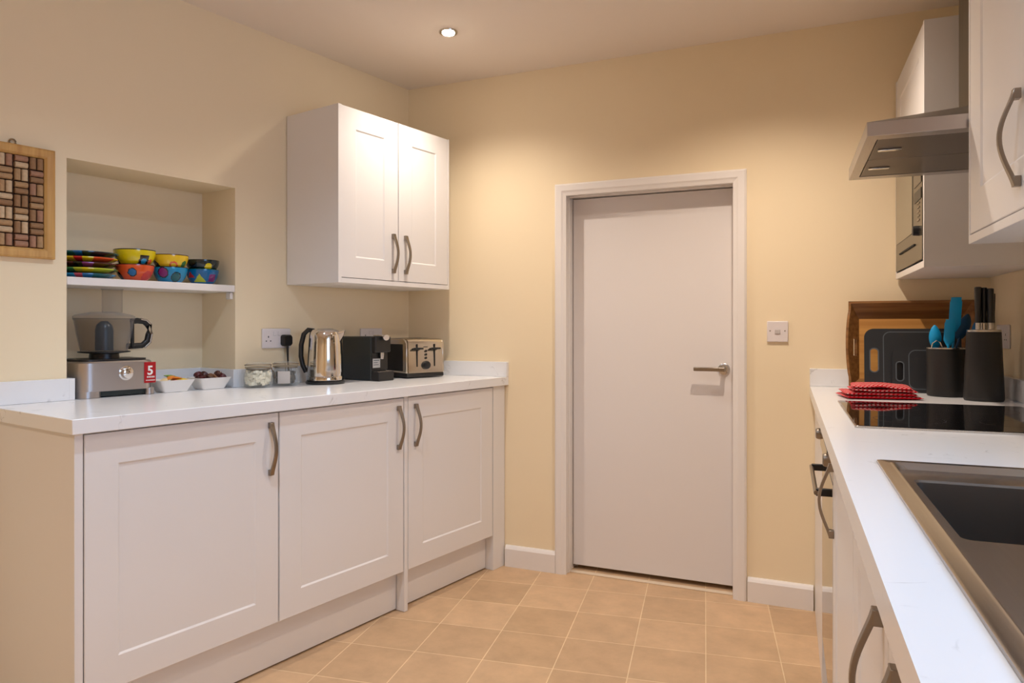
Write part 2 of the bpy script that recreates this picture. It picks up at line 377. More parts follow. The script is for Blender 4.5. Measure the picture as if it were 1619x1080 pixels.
# ------------------------------------------------------------------ painted crockery
CR = {k: mat('glaze_'+k, srgb(*c), .15, coat=.4) for k, c in dict(yellow=(228, 205, 20), gold=(236, 196, 40), orange=(225, 88, 40), red=(200, 40, 40), blue=(0, 105, 165), sky=(20, 140, 190), teal=(0, 95, 105),
      dark=(12, 38, 45), black=(20, 18, 24), purple=(130, 40, 120), green=(60, 120, 60), lime=(190, 200, 50), brown=(80, 30, 25), pink=(190, 70, 90)).items()}
def bowl(label, p, base, spots, rim, R=.075, H=.068, zoff=0, inner='yellow'):
    """spots: (angle deg, height fraction, half size, shape, colour)"""
    names = [base, inner, rim]+[s[4] for s in spots]; SEG = 120
    prof = []
    for i in range(22):
        s = i/21; prof.append((.034+(R-.034)*sin(s*pi/2)**.6 if s > 0 else .030, H*s))
    out = prof+[(R-.003, H+.001)]+[(r-.004 if r > .038 else r-.001, max(h, .005)) for r, h in prof[::-1][1:]]
    outn = len(prof)
    def mm(i, j):
        if i >= outn: return 1
        if i >= outn-2: return 2
        th = (j+.5)/SEG*360; z = H*(i+.5)/21; r = prof[min(i, outn-1)][0]
        for k, (a, hf, hs, shp, c) in enumerate(spots):
            d = ((th-a+180) % 360-180)*pi/180*r; e = z-hf*H
            if shp == 'o' and d*d+e*e < hs*hs: return 3+k
            if shp == 't' and -hs < e < hs and abs(d) < (hs-e)*.75: return 3+k
            if shp == 's' and abs(d) < hs and abs(e) < hs: return 3+k
        return 0
    m = MB(); loops = [[(r*cos(2*pi*j/SEG), r*sin(2*pi*j/SEG), h) for j in range(SEG)] for r, h in out]
    m.loft(loops, m=mm)
    return solo('painted_bowl', m, [CR[n] for n in names], label, 'bowl', 'L', p, sm=50, group='hand-painted bowls on the recess shelf')
ZS = 1.3735; F = -35   # bowl fronts face the room
RZ = 0
SP = lambda *x: x
bowl('orange painted bowl with a blue dot, under the first yellow bowl', (-2.735, 1.410, ZS), 'orange', [SP(F, .5, .016, 'o', 'black'), SP(F, .5, .0125, 'o', 'blue')][::-1]+[(F-62, .3, .018, 'o', 'black'), (F+55, .3, .020, 'o', 'red'), (F-95, .6, .02, 'o', 'blue')], 'brown', R=.068, H=.062)
bowl('yellow painted bowl with a dark blue square, stacked on the orange bowl', (-2.735, 1.410, ZS+.052), 'yellow', [(F+38, .35, .010, 'o', 'sky'), (F+38, .4, .018, 's', 'black'), (F+65, .25, .014, 'o', 'orange'), (F-70, .35, .018, 'o', 'brown')], 'black', R=.073, H=.066)
bowl('blue painted bowl with a purple dot, under the second yellow bowl', (-2.735, 1.550, ZS), 'sky', [(F-20, .62, .017, 'o', 'purple'), (F-20, .62, .021, 'o', 'dark'), (F+28, .36, .016, 'o', 'teal'), (F+28, .36, .019, 'o', 'dark'), (F-75, .5, .022, 'o', 'blue')], 'dark', R=.064, H=.062)
bowl('golden yellow painted bowl with an orange ring, stacked on the blue dotted bowl', (-2.735, 1.550, ZS+.05), 'gold', [(F+18, .3, .009, 'o', 'gold'), (F+18, .3, .015, 'o', 'orange'), (F-58, .3, .018, 'o', 'black'), (F+62, .4, .013, 'o', 'green')], 'brown', R=.067, H=.06)
bowl('blue painted bowl with a yellow triangle, under the dark green bowl', (-2.735, 1.688, ZS), 'blue', [(F-8, .4, .016, 't', 'lime'), (F-45, .62, .013, 't', 'red'), (F+45, .42, .015, 's', 'purple')], 'teal', R=.063, H=.062)
bowl('dark green painted bowl with a yellow spot, stacked on the blue triangle bowl', (-2.735, 1.688, ZS+.05), 'dark', [(F+26, .45, .014, 'o', 'yellow'), (F-30, .5, .014, 'o', 'black')], 'black', R=.065, H=.05, inner='teal')
def plate(label, p, cols, R):
    m = MB(); SEG = 72
    prof = [(.05, 0), (R*.8, .003), (R, .013), (R, .0165), (R*.97, .0165), (R*.76, .0075), (.05, .006)]
    def mm(i, j): return (j//7 + j//11) % len(cols)
    m.loft([[(r*cos(2*pi*j/SEG), r*sin(2*pi*j/SEG), h) for j in range(SEG)] for r, h in prof], m=mm)
    return solo('painted_plate', m, [CR[n] for n in cols], label, 'plate', 'L', p, sm=50, group='stack of hand-painted plates on the recess shelf')
for k, (cs, lb, R) in enumerate(((['teal', 'sky', 'pink', 'blue'], 'blue, teal and pink painted plate, lowest of the stack on the shelf', .098),
        (['lime', 'green', 'lime', 'yellow'], 'lime green painted plate, second from the bottom of the shelf stack', .104),
        (['brown', 'brown', 'black', 'purple'], 'dark brown painted plate in the middle of the shelf stack', .104),
        (['orange', 'gold', 'red', 'yellow'], 'orange and yellow painted plate, second from the top of the shelf stack', .104),
        (['dark', 'teal', 'blue', 'dark'], 'dark blue painted plate, topmost of the shelf stack', .106))):
    plate(lb, (-2.757, 1.243, ZS+k*.0195), cs, R)

# ------------------------------------------------------------------ cork board
cb = thing('cork_board', 'pine-framed memo board filled with wine corks, hung beside the wall recess', 'cork board', 'L', (UL+.001, .845, 1.426))
BW, BH, fwid = .245, .364, .033
m = MB()
prof = [(0, 0), (0, .016), (.006, .02), (fwid-.008, .018), (fwid, .012), (fwid, 0)]
def ring(a): return [(a, a), (BW-a, a), (BW-a, BH-a), (a, BH-a)]
loops = [[(x, y, z) for y, z in ring(a)] for a, x in prof]
m.loft(loops+[loops[0]], cap0=False, cap1=False); m.build('frame', WOODF, cb, bevel=.001)
MB().box(.001, .004, fwid-.002, BW-fwid+.002, fwid-.002, BH-fwid+.002).build('backing', mat('dark_backing', srgb(70, 45, 25), .9), cb)
CK = [mat('cork_%s' % n, srgb(*c), .85, var=.25, vscale=120, bump=.4, bscale=300) for n, c in (('tan', (176, 140, 100)), ('pale', (206, 178, 142)), ('brown', (150, 114, 80)), ('rosy', (166, 124, 98)))]
cm = []
for k in CK:
    q = MB(); q.lathe([(.0085, -.0185), (.0095, -.0175), (.0095, .0175), (.0085, .0185)], 14); cm.append(q)
pitch_y, pitch_z = (BW-2*fwid)/4, (BH-2*fwid)/7.0
first = {}
for i in range(4):
    for j in range(7):
        for s in (-1, 1):
            kk = random.randrange(4)
            if kk not in first: first[kk] = o = cm[kk].build('cork', CK[kk], cb, sm=40)
            else: o = first[kk].copy(); C.objects.link(o); o.parent = cb
            cy, cz = fwid+(i+.5)*pitch_y, fwid+(j+.5)*pitch_z
            if (i+j) % 2: o.location = (.0105, cy+s*.0105, cz); o.rotation_euler = (0, 0, random.random()*6)
            else: o.location = (.0105, cy, cz+s*.0105); o.rotation_euler = (pi/2, 0, 0)
m = MB(); m.tube([(.008, .1225+.009*cos(a), BH+.006+.009*sin(a)) for a in [radians(-40+26*k) for k in range(11)]], .0028, 8)
m.box(.002, .006, .1225-.008, .1225+.008, BH-.006, BH+.002); m.build('hanging_ring', BRASS, cb, sm=40)

# ------------------------------------------------------------------ food processor
fp = thing('food_processor', 'silver food processor with clear bowl and red label, in the wall recess', 'food processor', 'L', (-2.73, 1.296, ZW+.001))
# body: rounded base with arched cut-out at the front foot
def rr2(x0, x1, y0, y1, r, z): return rrect(x0, x1, y0, y1, r, 8, z)
m = MB(); m.loft([rr2(-.105, .11, -.133, .134, .045, z) for z in (.022, .10, .122)]+[rr2(-.10, .105, -.128, .129, .042, .127)])
m.build('base', steel('processor_steel', (.50, .47, .46, 1), .33, axis=2), fp, sm=40)
FST = steel('processor_foot_steel', (.46, .43, .42, 1), .33, axis=2)
MB().loft([rr2(-.10, .1095, -.132, -.050, .035, z) for z in (0, .024)]).build('foot', FST, fp, sm=40)
MB().loft([rr2(-.10, .1095, .100, .133, .014, z) for z in (0, .024)]).build('foot', FST, fp, sm=40)
MB().loft([rr2(-.09, .095, -.11, .12, .03, z) for z in (.003, .03)]).build('underside', mat('dark_green_grey', (.02, .03, .028, 1), .5), fp)
MB().loft([rr2(-.095, .095, -.12, .12, .04, z) for z in (.1275, .134)]).build('top_plate', BLACK, fp, sm=40)
MB().lathe([(.05, .134), (.048, .152), (.085, .156), (.086, .160)], 36, 0, .0).build('coupling', BLACK, fp, sm=35)
m = MB(); bo = [(.076, .161), (.080, .175), (.091, .230), (.097, .272), (.100, .275), (.100, .281)]
m.lathe(bo+[(r-.003, h) for r, h in bo[::-1][:-1]]+[(.077, .164)], 48, 0, 0, cap0=True, cap1=True)
m.build('bowl', SMOKE, fp, sm=50)
m = MB(); m.lathe([(.101, .278), (.101, .288), (.094, .293), (.045, .304), (.036, .305)], 48); m.build('lid', SMOKE, fp, sm=35)
m = MB()
for a in (.031, .028): pass
m.loft([rr2(-.022, .022, -.005, .062, .018, z) for z in (.302, .352, .385)]+[rr2(-.024, .024, -.007, .064, .018, z) for z in (.386, .390)], cap1=False)
m.build('feed_chute', SMOKE, fp, sm=35)
MB().lathe([(.030, .163), (.030, .238), (.026, .256), (.012, .270)], 28).build('blade_core', DARKCOL, fp, sm=40)
m = MB(); m.tube([(.0, .098, .270), (0, .120, .273), (0, .146, .270), (0, .161, .256), (0, .164, .222), (0, .158, .195), (0, .138, .178), (0, .084, .176)], [.011, .011, .0105, .0105, .0105, .0105, .011, .011], 12)
m.build('bowl_handle', BLACK, fp, sm=60)
m = MB(); m.tube([(.008, .130, .279), (.009, .151, .275), (.010, .168, .259), (.010, .172, .222), (.010, .166, .190), (.009, .145, .170)], .0045, 8)
m.build('handle_grip', steel('grip_metal', (.5, .46, .42, 1), .25), fp, sm=60)
m = MB(); m.box(.030, .042, .078, .090, .17, .272); m.build('bowl_rib', BLACK, fp, bevel=.004)
m = MB()
m.loft([[(.1105+x, .022+r*cos(2*pi*j/32), .083+r*sin(2*pi*j/32)) for j in range(32)] for r, x in ((.026, 0), (.026, .004), (.021, .006), (.018, .018), (.015, .02))])
m.build('dial', CHROME, fp, sm=35)
lb = MB(); lb.box(.1104, .1115, .089, .1325, .042, .119)
labm = lb.build('warranty_label', mat('red_label', srgb(170, 15, 25), .35), fp, bevel=.0005)
def text(s, size, parent, loc, rot, m, name='lettering', ext=.0003, bold=0):
    cu = bpy.data.curves.new(name, 'FONT'); cu.body = s; cu.size = size; cu.extrude = ext; cu.offset = bold; cu.align_x = 'CENTER'; cu.align_y = 'CENTER'
    t = bpy.data.objects.new('tmp', cu); C.objects.link(t)
    me = bpy.data.meshes.new_from_object(t.evaluated_get(bpy.context.evaluated_depsgraph_get()))
    bpy.data.objects.remove(t); o = bpy.data.objects.new(name, me); me.materials.clear(); me.materials.append(m); C.objects.link(o)
    o.parent = parent; o.location = loc; o.rotation_euler = rot; return o
WTXT = mat('white_print', (.85, .83, .8, 1), .5)
text('5', .046, labm, (.1119, .111, .0865), (pi/2, 0, pi/2), WTXT, 'numeral', bold=.0012)
m = MB()
for k, (a, b) in enumerate(((.099, .103), (.105, .109), (.111, .115), (.117, .121), (.123, .127))): m.box(.1115, .1119, a, b, .061, .067)
for k in range(7): m.box(.1115, .1119, .095+k*.005, .0985+k*.005, .050, .0535)
m.build('small_print', WTXT, labm)

# ------------------------------------------------------------------ dishes and what is in them
def dish(label, p, rz=0):
    m = MB(); t, b = (.055, .070), (.034, .047); H = .046
    def R4(a, c, z, r): return rrect(-a, a, -c, c, r, 4, z)
    m.loft([R4(b[0], b[1], 0, .008), R4(t[0], t[1], H, .012), R4(t[0]-.004, t[1]-.004, H, .010), R4(b[0]-.001, b[1]-.001, .006, .008)])
    return solo('snack_dish', m, PORC, label, 'dish', 'L', p, rz, sm=50, group='white tapered dishes in front of the recess')
dish('white tapered dish of bright wrapped sachets beside the food processor', (-2.660, 1.513, ZW+.001))
dish('white tapered dish of dark pods, nearer the glass jars', (-2.660, 1.672, ZW+.001))
PK = [mat('wrapper_%s' % n, srgb(*c), .4, bump=.3, bscale=80) for n, c in (('red', (190, 20, 40)), ('orange', (235, 140, 40)), ('yellow', (240, 205, 60)), ('pink', (225, 90, 80)), ('green', (120, 170, 60)), ('cream', (238, 215, 170)))]
LBL = ['red', 'orange', 'yellow', 'pink', 'green', 'cream']
pos = [(-.012, -.022, 0), (.014, .0, 3), (-.008, .028, 2), (.018, .030, 2), (.022, -.038, 5), (.004, .012, 1), (.012, -.014, 1), (-.018, .006, 4)]
for k, (dx, dy, c) in enumerate(pos):
    m = MB(); N = 8; loops = []
    for i in range(N+1):
        s = i/N; y = -.024+.048*s; h = .0012+.0045*sin(pi*s); w_ = .013
        loops.append([(-w_, y, 0), (0, y, -h), (w_, y, 0), (0, y, h)])
    m.loft(loops)
    z = .037+.003*k
    o = solo('wrapped_sachet', m, PK[c], LBL[c]+[' wrapped sachet lying low in the dish beside the food processor', ' wrapped sachet higher in the pile in the dish beside the food processor'][k > 3], 'sachet', 'L', (-2.660+dx, 1.513+dy, ZW+z), random.uniform(-1, 1), group='wrapped sachets in the first white dish', sm=50)
    o.rotation_euler.x = random.uniform(-.25, .25); o.rotation_euler.y = random.uniform(-.2, .2)
POD = [mat('pod_dark', srgb(70, 30, 26), .3, coat=.4), mat('pod_tan', srgb(150, 110, 80), .4), mat('pod_plum', srgb(92, 36, 40), .3, coat=.3)]
for k, (dx, dy, c) in enumerate([(-.012, -.036, 0), (.016, -.042, 2), (.0, -.012, 0), (.020, -.012, 0), (-.014, .014, 1), (.016, .016, 1), (.0, .040, 0), (.022, .042, 2), (-.018, -.058+.02, 2), (.006, -.028, 0), (.012, .030, 0)]):
    m = MB(); m.lathe([(.006, -.009), (.011, -.007), (.0145, .004), (.0165, .006), (.016, .008), (.004, .0085)], 16)
    o = solo('coffee_pod', m, POD[c], ['dark brown', 'tan', 'plum'][c]+' pod piled in the dish nearer the glass jars', 'pod', 'L', (-2.660+dx, 1.672+dy, ZW+.044+(k > 7)*.011), random.random()*3, group=['dark', 'tan', 'plum'][c]+' pods in the second white dish', sm=40)
    o.rotation_euler.x = random.uniform(-1.2, 1.2); o.rotation_euler.y = random.uniform(-.8, .8)

# ------------------------------------------------------------------ jars
def jar(label, p, rz):
    t = thing('clip_jar', label, 'jar', 'L', p, rz, group='glass clip-top jars by the kettle')
    out = [(.048, 0), (.056, .006), (.058, .03), (.056, .055), (.047, .072), (.046, .080)]
    m = MB(); m.lathe(out+[(.042, .080), (.043, .072), (.052, .054), (.054, .03), (.052, .009), (.044, .005)], 36); m.build('glass_body', CLEAR, t, sm=50)
    m = MB(); m.lathe([(.046, .083), (.052, .085), (.052, .092), (.046, .099), (.02, .102)], 36); m.build('glass_lid', CLEAR, t, sm=50)
    m = MB(); m.lathe([(.0475, .0802), (.0525, .0802), (.0525, .0835), (.0475, .0835)], 36); m.build('rubber_seal', mat('seal', srgb(150, 135, 110), .6), t)
    m = MB()
    for z, r in ((.076, .0485), (.092, .0535)):
        m.tube([(r*cos(2*pi*j/36), r*sin(2*pi*j/36), z) for j in range(37)], .0013, 6, caps=False)
    m.tube([(.0485, -.012, .076), (.062, -.012, .06), (.066, -.012, .035), (.066, .012, .035), (.062, .012, .06), (.0535, .012, .092)], .0014, 6)
    m.build('wire_clip', BRASS, t, sm=60); return t
JA, JB = (-2.555, 1.826, ZW+.001), (-2.545, 1.955, ZW+.001)
jar('glass clip-top jar full of white lumps, left of the pair', JA, 1.2)
jar('glass clip-top jar holding a white sachet and grey contents, right of the pair', JB, 2.3)
def lumps(n, R, z0, z1, s):
    m = MB()
    for k in range(n):
        a = random.random()*2*pi; r = R*sqrt(random.random()); z = random.uniform(z0, z1)
        e = s*random.uniform(.7, 1.2); A = random.random()*3; ca, sa = cos(A)*e, sin(A)*e; x, y = r*cos(a), r*sin(a)
        q = [(x+ca*i-sa*j, y+sa*i+ca*j, z+kz*e) for kz in (-1, 1) for i, j in ((-1, -1), (1, -1), (1, 1), (-1, 1))]
        m.add(q, [(0, 3, 2, 1), (4, 5, 6, 7), (0, 1, 5, 4), (1, 2, 6, 5), (2, 3, 7, 6), (3, 0, 4, 7)])
    return m
solo('sugar_lumps', lumps(420, .045, .014, .066, .0062), mat('sugar_white', srgb(240, 232, 210), .6), 'white lumps filling the left glass jar', 'sugar', 'L', JA, kind='stuff', bevel=.001)
solo('grey_granules', lumps(460, .036, .012, .056, .0042), mat('granule_grey', srgb(110, 100, 88), .7, var=.5, vscale=60), 'grey granules in the right glass jar', 'granules', 'L', JB, kind='stuff')
m = MB(); m.loft([[(.044+.003*sin(pi*i/6), y, .010+.052*i/6) for y in (-.028, .022)]+[(.0405, y, .010+.052*i/6) for y in (.022, -.028)] for i in range(7)])
solo('paper_sachet', m, mat('sachet_paper', srgb(225, 212, 205), .6), 'white paper sachet pressed against the glass of the right jar', 'sachet', 'L', JB, -.75, bevel=.0006)

# ------------------------------------------------------------------ sockets and switch
def socket_plate(label, fr, p, rz=0, w_=.146, hgt=.086, kind='socket'):
    t = thing('wall_socket', label, 'socket', fr, p, rz)
    MB().box(0, .009, -w_/2, w_/2, -hgt/2, hgt/2).build('faceplate', PLUGW, t, bevel=.003)
    for s in (-1, 1):
        MB().box(.009, .0125, s*.012-.007, s*.012+.007, .012, .030).build('rocker', PLUGW, t, bevel=.002)
        m = MB()
        for a, b, c, d in ((-.002, .002, .003, .011), (-.014, -.008, -.013, -.009), (.008, .014, -.013, -.009)):
            m.box(.0088, .0094, s*.043+a, s*.043+b, c, d)
        m.build('pin_holes', DARK, t)
    return t
socket_plate('white double wall socket with a black plug in it, above the glass jars', 'L', (UL+.0005, 1.978, 1.150))
socket_plate('white double wall socket half hidden behind the black coffee machine', 'L', (UL+.0005, 2.545, 1.150))
pl = thing('power_plug', 'black three-pin plug with cable in the socket above the jars', 'plug', 'L', (UL+.010, 2.021, 1.140))
m = MB(); m.loft([[(x, y*s, z*s) for y, z in rrect(-.024, .024, -.024, .026, .012, 5)] for x, s in ((0, 1), (.018, 1), (.026, .82))]); m.build('plug_body', BLACK, pl, sm=40)
m = MB(); m.tube([(.016, 0, -.02), (.017, 0, -.045), (.014, .004, -.09), (.018, .006, -.14), (.022, .002, -.180), (.045, -.004, -.184)], [.006, .005, .0035, .0035, .0035, .0035], 8); m.build('cable', BLACK, pl, sm=60)
sw = thing('wall_switch', 'white square switch plate on the cream wall right of the door', 'switch', 'B', (-.179, YB-.0005, 1.180))
MB().box(-.043, .043, -.009, 0, -.045, .045).build('faceplate', PLUGW, sw, bevel=.003)
MB().box(-.011, .011, -.0125, -.009, -.010, .009).build('rocker', mat('grey_rocker', srgb(200, 192, 190), .3), sw, bevel=.0015)
m = MB()
for s in (-1, 1): m.loft([[(s*.030+.003*cos(2*pi*j/12), y, .003+.003*sin(2*pi*j/12)) for j in range(12)] for y in (-.0088, -.0096)])
m.build('screw', HANDLE, sw)
rs = socket_plate('white socket on the right wall behind the knife block', 'R', (UR-.0005, 3.06, 1.165), pi)

# ------------------------------------------------------------------ kettle
kt = thing('kettle', 'polished steel kettle with black handle between the jars and coffee machine', 'kettle', 'L', (-2.480, 2.115, ZW+.001), radians(35))
MB().lathe([(.082, 0), (.084, .004), (.084, .010), (.078, .014)], 48).build('power_base', BLACK, kt, sm=40)
MB().lathe([(.078, .0145), (.081, .017), (.081, .030), (.079, .034)], 48).build('bottom_band', CHROME, kt, sm=40)
MB().lathe([(.077, .0345), (.077, .06), (.075, .12), (.072, .175), (.069, .212), (.065, .226), (.056, .236), (.03, .240), (.008, .241)], 64).build('body', CHROME, kt, sm=50)
# spout points +x rotated, handle opposite
m = MB(); m.loft([[(.060, .030, .226), (.060, -.030, .226), (.066, -.026, .180), (.066, .026, .180)], [(.074, .018, .232), (.074, -.018, .232), (.073, -.012, .195), (.073, .012, .195)], [(.088, .008, .236), (.088, -.008, .236), (.082, -.004, .214), (.082, .004, .214)]]); m.build('spout', CHROME, kt, sm=60, bevel=.002)
m = MB(); pts = [(-.050, 0, .232), (-.075, 0, .236), (-.094, 0, .218), (-.106, 0, .17), (-.107, 0, .12), (-.099, 0, .08), (-.084, 0, .050)]
loops = []
for i, p in enumerate(pts):
    a = Vector(pts[max(0, i-1)]); b = Vector(pts[min(len(pts)-1, i+1)]); t = (b-a).normalized(); nrm = Vector((t.z, 0, -t.x))
    loops.append([Vector(p)+nrm*.0105*cx+Vector((0, .014*cy, 0)) for cx, cy in [(cos(2*pi*j/12), sin(2*pi*j/12)) for j in range(12)]])
m.loft(loops); m.build('handle', BLACK, kt, sm=60)
MB().lathe([(.036, .2385), (.034, .2415), (.01, .2425)], 24).build('lid', STEEL, kt, sm=40)

# ------------------------------------------------------------------ coffee machine
cm_ = thing('coffee_machine', 'compact black pod coffee machine between the kettle and the toaster', 'coffee machine', 'L', (-2.475, 2.382, ZW+.001), 0)
# local x = towards the room (front), local y = width
BL2 = mat('coffee_machine_side', (.022, .028, .030, 1), .3)
MB().box(-.14, .055, -.050, .050, .0, .205).build('body', BL2, cm_, bevel=.006)
MB().box(.0555, .085, -.050, .050, .13, .205).build('brew_head', BLACK, cm_, bevel=.006)
MB().box(.0555, .063, -.05, .05, .05, .1295).build('front_recess', BLACK, cm_, bevel=.002)
m = MB(); m.box(.0555, .105, -.050, .050, .0, .042); m.build('drip_tray', BLACKM, cm_, bevel=.004)
m = MB()
for k in range(4): m.box(.064+k*.009, .068+k*.009, -.042, .042, .042, .0435)
m.build('drip_grid', STEEL, cm_)
m = MB(); m.box(.04, .10, -.022, .022, .2055, .212); m.loft([[(.098, .02*cos(a)*1, .200+.014*sin(a)) for a in [2*pi*j/16 for j in range(16)]], [(.106, .02*cos(a), .200+.014*sin(a)) for a in [2*pi*j/16 for j in range(16)]]])
m.build('lever', CHROME, cm_, bevel=.002)
MB().lathe([(.008, .10), (.011, .12), (.011, .13)], 16, .075, 0).build('nozzle', STEEL, cm_, sm=40)
MB().box(.0633, .0637, -.047, .0, .060, .102).build('paper_label', mat('label_grey', srgb(190, 190, 190), .5), cm_)
m = MB(); m.box(.0638, .0641, -.042, -.006, .092, .096); m.box(.0638, .0641, -.042, -.016, .082, .085); m.box(.0638, .0641, -.042, -.010, .072, .075); m.build('label_print', CHAR2, cm_)

# ------------------------------------------------------------------ toaster
ts = thing('toaster', 'four-slot steel toaster with two black levers in the worktop corner', 'toaster', 'L', (-2.475, 2.668, ZW+.001), radians(-13))
# front face along +x, width along y
TW = .114
MB().box(-.128, .118, -TW+.004, TW-.004, .004, .024).build('base', BLACK, ts, bevel=.004)
TST = mat('toaster_polished_steel', (.62, .57, .49, 1), .16, 1)
m = MB(); prof = [(-.125, .0245), (-.125, .165), (-.115, .186), (-.098, .192), (.092, .192), (.108, .186), (.116, .172), (.120, .0245)]
m.loft([[(x, y, z) for x, z in prof] for y in (-TW+.012, TW-.012)]); m.build('body', TST, ts, sm=35)
for s, nm in ((-1, 'end_cheek'), (1, 'end_cheek')):
    m = MB(); a, b = sorted((s*(TW-.0118), s*TW)); m.loft([[(x*.985, y, .0245+(z-.0245)*.985) for x, z in prof] for y in (a, b)]); m.build(nm, TST, ts, bevel=.004)
    m = MB(); a, b = sorted((s*TW, s*(TW+.003))); m.box(-.10, .085, a, b, .034, .165); m.build('side_panel', BLACKM, ts, bevel=.002)
m = MB()
for x in (-.075, -.015):
    for s in (-1, 1): m.box(x, x+.028, s*.048-.043, s*.048+.043, .1915, .1925)
m.build('bread_slots', DARK, ts)
for s in (-1, 1):
    m = MB(); m.box(.1165, .121, s*.052-.0028, s*.052+.0028, .055, .165); m.build('lever_slot', DARK, ts)
    m = MB(); m.box(.119, .142, s*.052-.024, s*.052+.024, .139, .148); m.build('lever', BLACK, ts, bevel=.003)
m = MB(); m.loft([[(x, r*cos(2*pi*j/28), .062+r*sin(2*pi*j/28)) for j in range(28)] for r, x in ((.021, .1165), (.021, .128), (.017, .136), (.015, .137))]); m.build('browning_knob', BLACK, ts, sm=35)
for z in (.097, .114, .131):
    m = MB(); m.loft([[(x, r*cos(2*pi*j/16), z+r*sin(2*pi*j/16)) for j in range(16)] for r, x in ((.0058, .1165), (.0058, .122))]); m.build('button', BLACK, ts)
MB().box(.1165, .1192, -.012, .012, .150, .1525).build('badge', BLACK, ts)

# ------------------------------------------------------------------ ceiling downlights
LAMP = emit('halogen_lamp', (1, .88, .68, 1), 60)
def downlight(label, x, y, energy=36):
    t = thing('downlight', label, 'ceiling light', 'B', (x, y, ZC), group='recessed ceiling downlights')
    m = MB(); m.lathe([(.024, -.001), (.026, -.006), (.038, -.007), (.041, -.003), (.041, -.0005)], 40); m.build('bezel', CHROME, t, sm=40)
    MB().lathe([(.0265, -.0065), (.026, -.010), (.014, -.014)], 32).build('lamp', LAMP, t, sm=40)
    l = bpy.data.lights.new('downlight_beam', 'SPOT'); l.energy = energy; l.color = (1, .88, .76); l.spot_size = radians(136); l.spot_blend = 1; l.shadow_soft_size = .022
    lo = bpy.data.objects.new('downlight_beam', l); C.objects.link(lo); lo.location = (x, y, ZC-.03); lo.parent = None
    return t
downlight('lit chrome-rimmed downlight in the ceiling above the left worktop', -1.476, 2.709)
COOL, WARM = (.64, .81, 1), (1, .85, .71)
DL2 = [(-.24, 2.56, 54, WARM), (-1.30, 1.35, 42, COOL), (-.15, .9, 22, COOL), (-1.6, -.3, 52, WARM), (-.2, -.9, 50, WARM)]
for x, y, en, co_ in DL2:
    l = bpy.data.lights.new('downlight_beam', 'SPOT'); l.energy = en; l.color = co_; l.spot_size = radians(136); l.spot_blend = 1; l.shadow_soft_size = .022
    lo = bpy.data.objects.new('downlight_beam', l); C.objects.link(lo); lo.location = (x, y, ZC-.03)

# ------------------------------------------------------------------ RIGHT RUN
RF = .107
SV0, SV1, SU0, SU1 = .46, 1.485, .153, .63
vR = (YB-.001-.04188*.087)/.99912; vR2 = (YB-.001-.04188*UR)/.99912
m = MB()
m.box(.087, SU0+.015, -.45, SV1-.015, .908, ZW); m.box(SU1-.015, UR-.001, -.45, SV1-.015, .908, ZW)
m.box(SU0+.015, SU1-.015, -.45, SV0+.015, .908, ZW)
m.prism([(.087, SV1-.015), (UR-.001, SV1-.015), (UR-.001, vR2), (.087, vR)], .908, ZW)
m.v = [(a, b, c-.908) for a, b, c in m.v]
o = m.build('worktop', QUARTZ, None, loc=(0, 0, .908), rz=AR); tag(o, 'white quartz worktop of the right run with sink and hob let in', 'worktop')
m = MB()
def vyR(u, dy): return (YB-dy-.04188*u)/.99912
m.prism([(.087, vyR(.087, .001)), (.087, vyR(.087, UT)), (UR-UT, vyR(UR-UT, UT)), (UR-.001, vyR(UR, .001))], 0, US-ZW)
m.box(UR-UT, UR-.001, -.45, vyR(UR, UT)-.0, 0, US-ZW)
o = m.build('worktop_upstand', QUARTZ, None, loc=(0, 0, ZW+.0005), rz=AR, bevel=.0008); tag(o, 'low white quartz upstand behind the hob and wooden tray', 'upstand')

def base_cab_r(label, v0, v1, hv):
    t = thing('base_cabinet', label, 'cabinet', 'R', (UR, v0, 0)); d = RF+.02-UR
    MB().box(d+.002, -.01, .001, v1-v0-.001, .165, .700).build('body', WHITE, t)
    dr = shaker('door', WHITE, t, d, -1, .002, v1-v0-.002, .172, .902)
    bow_handle(dr, d-.02, -1, hv-v0, .675, .860); return t
base_cab_r('white shaker base cabinet beside the oven', 1.387, 1.983, 1.945)
base_cab_r('white shaker base cabinet under the far end of the sink', .917, 1.384, .965)
base_cab_r('white shaker base cabinet nearest the camera under the sink', .42, .914, .805)
solo('plinth_board', MB().box(0, .016, 0, 2.8, .006, .163), WHITE, 'white plinth board under the right run of cabinets', 'plinth', 'R', (RF+.05, .40, 0), bevel=.001)
solo('filler_panel', MB().prism([(0, 0), (.02, 0), (.02, vyR(RF, .003)-2.60), (0, vyR(RF, .003)-2.60)], .001, .906), WHITE, 'white filler panel between the oven and the door wall', 'panel', 'R', (RF, 2.60, 0))
# oven
ov = thing('built_in_oven', 'built-in oven with mirror-dark door and bar handle under the hob', 'oven', 'R', (RF, 1.985, 0))
MB().box(.022, .56, .005, .605, .17, .904).build('body', BLACKM, ov)
MB().box(.0, .0215, .003, .607, .800, .902).build('control_panel', STEEL, ov, bevel=.002)
MB().box(-.010, .001, .10, .50, .822, .872).build('display', BGLASS, ov, bevel=.002)
for y in (.055, .55):
    m = MB(); m.loft([[(x, y+r*cos(2*pi*j/24), .852+r*sin(2*pi*j/24)) for j in range(24)] for r, x in ((.019, 0), (.018, -.014), (.016, -.020), (.013, -.022))]); m.build('knob', HANDLE, ov, sm=35)
d = MB().box(.0, .0215, .003, .607, .172, .797).build('door', OGLASS, ov, bevel=.002)
MB().box(-.001, .001, .003, .015, .172, .797).build('trim_strip', CHROME, d)
m = MB(); m.tube([(-.036, .11+k*.05, .752) for k in range(9)], .006, 12); m.build('handle_bar', HANDLE, d, sm=40)
